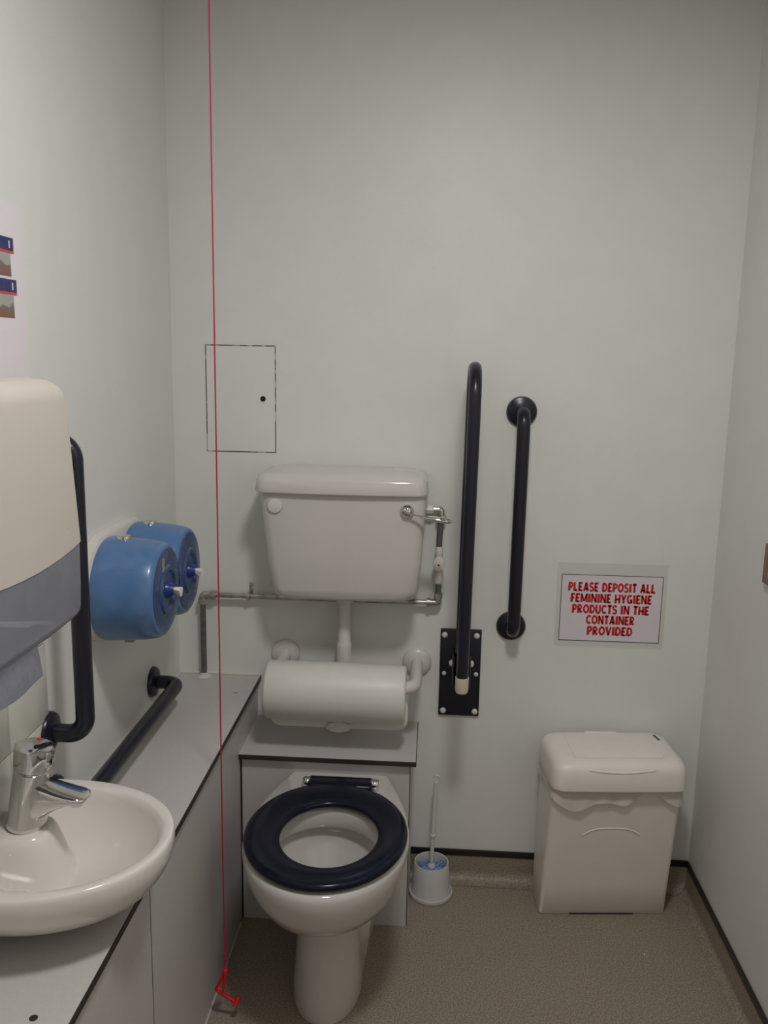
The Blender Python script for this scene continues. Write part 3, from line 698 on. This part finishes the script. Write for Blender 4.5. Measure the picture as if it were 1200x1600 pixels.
# ------------------------------------------------------------------ paper towel dispenser
t = thing('paper_towel_dispenser', 'large cream paper towel dispenser with smoky lower half above the basin', 'dispenser', (0.1, -1.295, 1.11))
DY0, DY1 = -1.455, -1.114
def dring(fn, inset=0.0, dfront=0.0):
    """outline in xy: flat back on the wall, rounded front corners, gently bowed front"""
    pts = []
    base = rrect(DY0+inset, DY1-inset, -0.205+inset+dfront, -0.0008, 0.026, 0.0, n=8, bow=0.006)
    for p in base: pts.append(Vector((-p.y, p.x, fn(p.x, -p.y))))
    return pts
def zb(y, x): return 1.246+0.012*((y+1.295)/0.17)**2 - 0.10*(0.205-x)
b = new(); rings = [dring(zb)]
for f in (0.25, 0.5, 0.75): rings.append(dring(lambda y, x, f=f: zb(y, x)*(1-f)+1.453*f, 0.004*f, 0.006*f))
rings.append(dring(lambda y, x: 1.463, 0.004, 0.008))
for k in range(1, 8):
    a = PI/2*k/7; rings.append(dring(lambda y, x, a=a: 1.463+0.030*math.sin(a), 0.004+0.030*(1-math.cos(a)), 0.008))
faces_from_rings(b, rings, True, True, True); up_ = add('upper_cover', b, M['creamplastic'], t, 50)
b = new(); rings = [dring(lambda y, x: zb(y, x)-0.0006, 0.001), dring(lambda y, x: zb(y, x)-0.004, 0.0012), dring(lambda y, x: 1.19-0.06*(0.205-x), 0.002)]
for k in range(0, 7):
    a = PI/2*k/6; rings.append(dring(lambda y, x, a=a: 1.160-0.022*math.sin(a)-0.05*(0.205-x), 0.003+0.026*(1-math.cos(a)), 0.0))
faces_from_rings(b, rings, True); lw = add('lower_cover', b, M['smoky'], t, 50); lw['label'] = 'smoky grey translucent lower cover'
b = new(); box(b, 0.02, 0.155, -1.435, -1.155, 1.125, 1.128); box(b, 0.004, 0.020, -1.45, -1.14, 1.125, 1.40); add('chassis', b, M['clipgrey'], t, 0)
b = new(); box(b, 0.130, 0.160, -1.160, -1.140, 1.112, 1.130, 0.003); add('catch', b, M['clipgrey'], t)
b = new()
for k in range(4): box(b, 0.2063, 0.2071, -1.197, -1.179, 1.2655+0.0052*k, 1.2685+0.0052*k)
box(b, 0.2063, 0.2071, -1.1985, -1.1965, 1.2655, 1.285); box(b, 0.2063, 0.2071, -1.180, -1.178, 1.2655, 1.285)
o = add('maker_mark', b, M['clipgrey'], up_, 0); o['label'] = 'small grey square maker mark'
b = new(); rings = []
for j in range(9):
    f = j/8; ring = []
    for i in range(23):
        s = i/22; y = -1.425+0.288*s
        z = 1.122-0.078*f*(0.86+0.14*s) ; x = 0.125+0.022*f+0.005*math.sin(s*9+f*2)*f - 0.006*f*f
        yy = y+0.006*f*s
        ring.append(Vector((x, yy, z)))
    rings.append(ring)
faces_from_rings(b, rings, False)
bmesh.ops.solidify(b, geom=b.faces[:], thickness=0.0006)
o = add('paper_towel', b, M['paperblue'], None, 60); tag(o, 'bluish paper towel sheet hanging out under the cream dispenser', 'paper towel')

# ------------------------------------------------------------------ basin
RZ = 0.750; BY = -1.080; BH = 0.184; BC = Vector((0.150, BY))
def outline(th, grow=0.0, x_min=0.0008):
    """distance from BC to the rim outline in direction th"""
    d = Vector((math.cos(th), math.sin(th))); lo, hi = 0.0, 0.6
    def inside(p):
        if p.x < x_min: return False
        dx = max(0.0, p.x-0.075)/(0.234+grow); dy = abs(p.y-BY)/(BH+grow)
        return dx**2.1+dy**2.1 < 1
    for _ in range(40):
        m_ = (lo+hi)/2
        if inside(BC+d*m_): lo = m_
        else: hi = m_
    return lo
def sstep(a, b_, x):
    q = max(0.0, min(1.0, (x-a)/(b_-a))); return q*q*(3-2*q)
TAP = Vector((0.056, -1.052))
def basin_z(x, y):
    dx = (x-0.125)/(0.163); dy = (y-BY)/(0.148); rho = math.sqrt(dx*dx+dy*dy)
    bowl = RZ-0.004 - 0.092*max(0.0, 1-rho**3.2)**0.8 if rho < 1 else RZ-0.004
    lipz = RZ-0.004*(1-sstep(0.98, 1.07, rho))
    z = bowl if rho < 1 else lipz
    # tap platform reaching in from the wall
    px = (x-0.034)/0.080; pyy = (y-TAP.y+0.006)/0.058
    k = math.sqrt(max(0, px)**2.6+abs(pyy)**2.6)
    plat = RZ-0.003-0.020*sstep(0.72, 1.0, k)
    w = 1-sstep(0.86, 1.34, k)
    return max(z, z*(1-w)+plat*w)
t = thing('wash_basin', 'small white wall hung wash basin above the grey boxing', 'basin', (0.12, -1.08, 0.65))
b = new(); NT = 120; rings = []
ths = [2*PI*k/NT for k in range(NT)]; ro = [outline(a) for a in ths]
fr = [0.02+0.90*k/30 for k in range(31)] + [0.945, 0.965]
for f in fr:
    rings.append([Vector((BC.x+ro[i]*f*math.cos(a), BC.y+ro[i]*f*math.sin(a), basin_z(BC.x+ro[i]*f*math.cos(a), BC.y+ro[i]*f*math.sin(a)))) for i, a in enumerate(ths)])
def outer(f, z, gx=0.0):
    ring = []
    for i, a in enumerate(ths):
        p = BC+Vector((math.cos(a), math.sin(a)))*ro[i]*f
        if math.cos(a) < 0 and abs(BC.x+ro[i]*math.cos(a)-0.0008) < 0.004: p = BC+Vector((math.cos(a), math.sin(a)))*ro[i]; 
        if p.x < 0.03 and f < 1: p.x = p.x*0.0+min(p.x, 0.0008+0.0*p.x) if p.x < 0.012 else p.x
        ring.append(Vector((max(0.0008, p.x), p.y, z)))
    return ring
rings += [outer(0.980, RZ-0.0005), outer(0.992, RZ-0.003), outer(1.0, RZ-0.009), outer(1.0, RZ-0.020), outer(0.992, RZ-0.030), outer(0.970, RZ-0.042), outer(0.925, RZ-0.057), outer(0.84, RZ-0.075), outer(0.70, RZ-0.090), outer(0.50, RZ-0.099), outer(0.30, RZ-0.101)]
faces_from_rings(b, rings, True, True, True)
basin = add('bowl', b, M['china'], t, 60)
b = new(); box(b, 0.195, 0.222, -0.998, -0.985, 0.6148, 0.667, 0.002); add('bracket', b, M['core'], t)

# ------------------------------------------------------------------ tap
tz = RZ-0.0025; tx, ty = TAP.x, TAP.y
t = thing('basin_tap', 'chrome mixer tap standing on the white wash basin', 'tap', (tx, ty, tz))
LEAN = Vector((0.13, 0.02, 1)).normalized()
def on_axis(h): return Vector((tx, ty, tz)) + LEAN*h
b = new()
lathe(b, [(0.0001, 0.0005), (0.0330, 0.0005), (0.0335, 0.004), (0.0318, 0.012), (0.0308, 0.04), (0.0298, 0.08), (0.0292, 0.100), (0.027, 0.102), (0.0001, 0.102)], (tx, ty, tz), LEAN, 44)
body = add('body', b, M['chrome'], t, 40)
b = new(); rings = []
def sec(x, w, z0, z1, yo=0.0, n=24):
    pts = []
    for k in range(n):
        a = 2*PI*k/n; c, s = math.cos(a), math.sin(a)
        pts.append(Vector((x, ty+yo+w*math.copysign(abs(c)**0.55, c), (z0+z1)/2+(z1-z0)/2*math.copysign(abs(s)**0.7, s))))
    return pts
for x, w, z0, z1 in ((0.000, 0.022, 0.010, 0.086), (0.024, 0.0275, 0.014, 0.086), (0.038, 0.0275, 0.024, 0.081), (0.058, 0.0265, 0.037, 0.073), (0.078, 0.0255, 0.045, 0.067), (0.094, 0.024, 0.048, 0.063), (0.104, 0.020, 0.050, 0.060), (0.108, 0.010, 0.053, 0.058)):
    rings.append(sec(tx+x, w, tz+z0, tz+z1))
faces_from_rings(b, rings, True, True, True); sp_ = add('spout', b, M['chrome'], t, 40)
b = new(); lathe(b, [(0.0001, 0), (0.0095, 0), (0.0105, 0.002), (0.0105, 0.012), (0.0001, 0.012)], (tx+0.087, ty, tz+0.0395), n=20); add('aerator', b, M['chrome'], sp_)
b = new()
lathe(b, [(0.0001, 0.1035), (0.0285, 0.1035), (0.0302, 0.1055), (0.0305, 0.115), (0.0312, 0.138), (0.0305, 0.1415), (0.027, 0.1435), (0.0001, 0.1445)], (tx, ty, tz), LEAN, 44)
lvr = add('control_head', b, M['chrome'], t, 35)
top = on_axis(0.1445)
b = new(); q_ = on_axis(0.123); box(b, q_.x+0.020, q_.x+0.0325, q_.y-0.014, q_.y+0.014, q_.z-0.015, q_.z+0.0135, 0.004, 3); add('push_face', b, M['chrome'], lvr, 40)
b = new(); tube(b, [(top.x+0.006, top.y-0.010, top.z-0.0005), (top.x+0.018, top.y+0.006, top.z-0.002)], 0.0035, 8); add('slot', b, M['hole'], lvr)
for m_, dx, dy in (('redplastic', -0.002, 0.024), ('bluenozzle', 0.004, -0.022)):
    b = new(); lathe(b, [(0.0001, 0), (0.0040, 0), (0.0035, 0.0012), (0.0001, 0.0014)], (top.x+dx, top.y+dy, top.z-0.0016), LEAN, 14); add('temperature_dot', b, M[m_], lvr)

# ------------------------------------------------------------------ poster on the left wall
t = thing('wall_poster', 'white poster with brown photographs on the left wall above towel dispenser', 'poster', (0.0, -0.95, 1.50))
b = new(); box(b, 0.0003, 0.0010, -1.055, -0.838, 1.475, 1.772); add('paper', b, M['posterpaper'], t, 0)
for z, yr in ((1.6945, -0.8735), (1.6265, -0.8695)):
    b = new(); box(b, 0.0010, 0.0014, -1.02, yr, z, z+0.021); h_ = add('heading', b, M['posternavy'], t, 0); h_['label'] = 'navy heading bar'
    b = new(); box(b, 0.0010, 0.0014, -1.02, yr, z-0.0045, z-0.0003); add('underline', b, M['posterred'], h_, 0)
    b = new(); box(b, 0.0014, 0.0017, yr-0.016, yr-0.0125, z+0.004, z+0.016); add('emblem', b, M['posterpaper'], h_, 0)
    b = new(); box(b, 0.0010, 0.0014, -1.02, yr-0.012, z-0.0425, z-0.005)
    add('photograph', b, photo_mat('printed_picture', z-0.0425, z-0.005), t, 0)

# ------------------------------------------------------------------ brown frame at the right edge of the photo
t = thing('wall_frame', 'brown framed notice on the right wall at the picture edge', 'frame', (ROOM_W, -0.46, 1.03))
b = new(); y0, y1, z0, z1, w = -0.60, -0.361, 1.033, 1.125, 0.018
for a in ((y0, y1, z0, z0+w), (y0, y1, z1-w, z1), (y0, y0+w, z0+w, z1-w), (y1-w, y1, z0+w, z1-w)):
    box(b, ROOM_W-0.012, ROOM_W-0.0005, a[0], a[1], a[2], a[3], 0.001, 1)
add('frame', b, M['brown'], t, 0)
b = new(); box(b, ROOM_W-0.007, ROOM_W-0.0008, y0+w, y1-w, z0+w, z1-w); add('panel', b, M['posterpaper'], t, 0)

# ------------------------------------------------------------------ speck of paper on the floor
b = new(); lathe(b, [(0.0001, 0), (0.003, 0.0002), (0.002, 0.0016), (0.0001, 0.002)], (1.310, -0.295, 0.0005), n=7, sy=0.6)
o = add('paper_scrap', b, M['paperwhite'], None, 30); tag(o, 'tiny white scrap of paper on the floor in front of the bin', 'scrap')

# ------------------------------------------------------------------ ceiling lamp
t = thing('ceiling_lamp', 'round white bulkhead lamp on the ceiling', 'lamp', (LAMP_AT[0], LAMP_AT[1], LAMP_AT[2]))
b = new(); lathe(b, [(0.0001, 0.0), (0.165, 0.0), (0.165, -0.045), (0.158, -0.055), (0.145, -0.058), (0.145, -0.045), (0.0001, -0.045)], (LAMP_AT[0], LAMP_AT[1], ROOM_H-0.0005), n=48); add('housing', b, M['plastic'], t)
b = new(); lathe(b, [(0.0001, -0.047), (0.144, -0.047), (0.144, -0.056), (0.13, -0.0585), (0.0001, -0.0590)], (LAMP_AT[0], LAMP_AT[1], ROOM_H-0.0005), n=48); add('diffuser', b, M['diffuser'], t)

for o in bpy.data.objects:
    if '_w' in o: del o['_w']
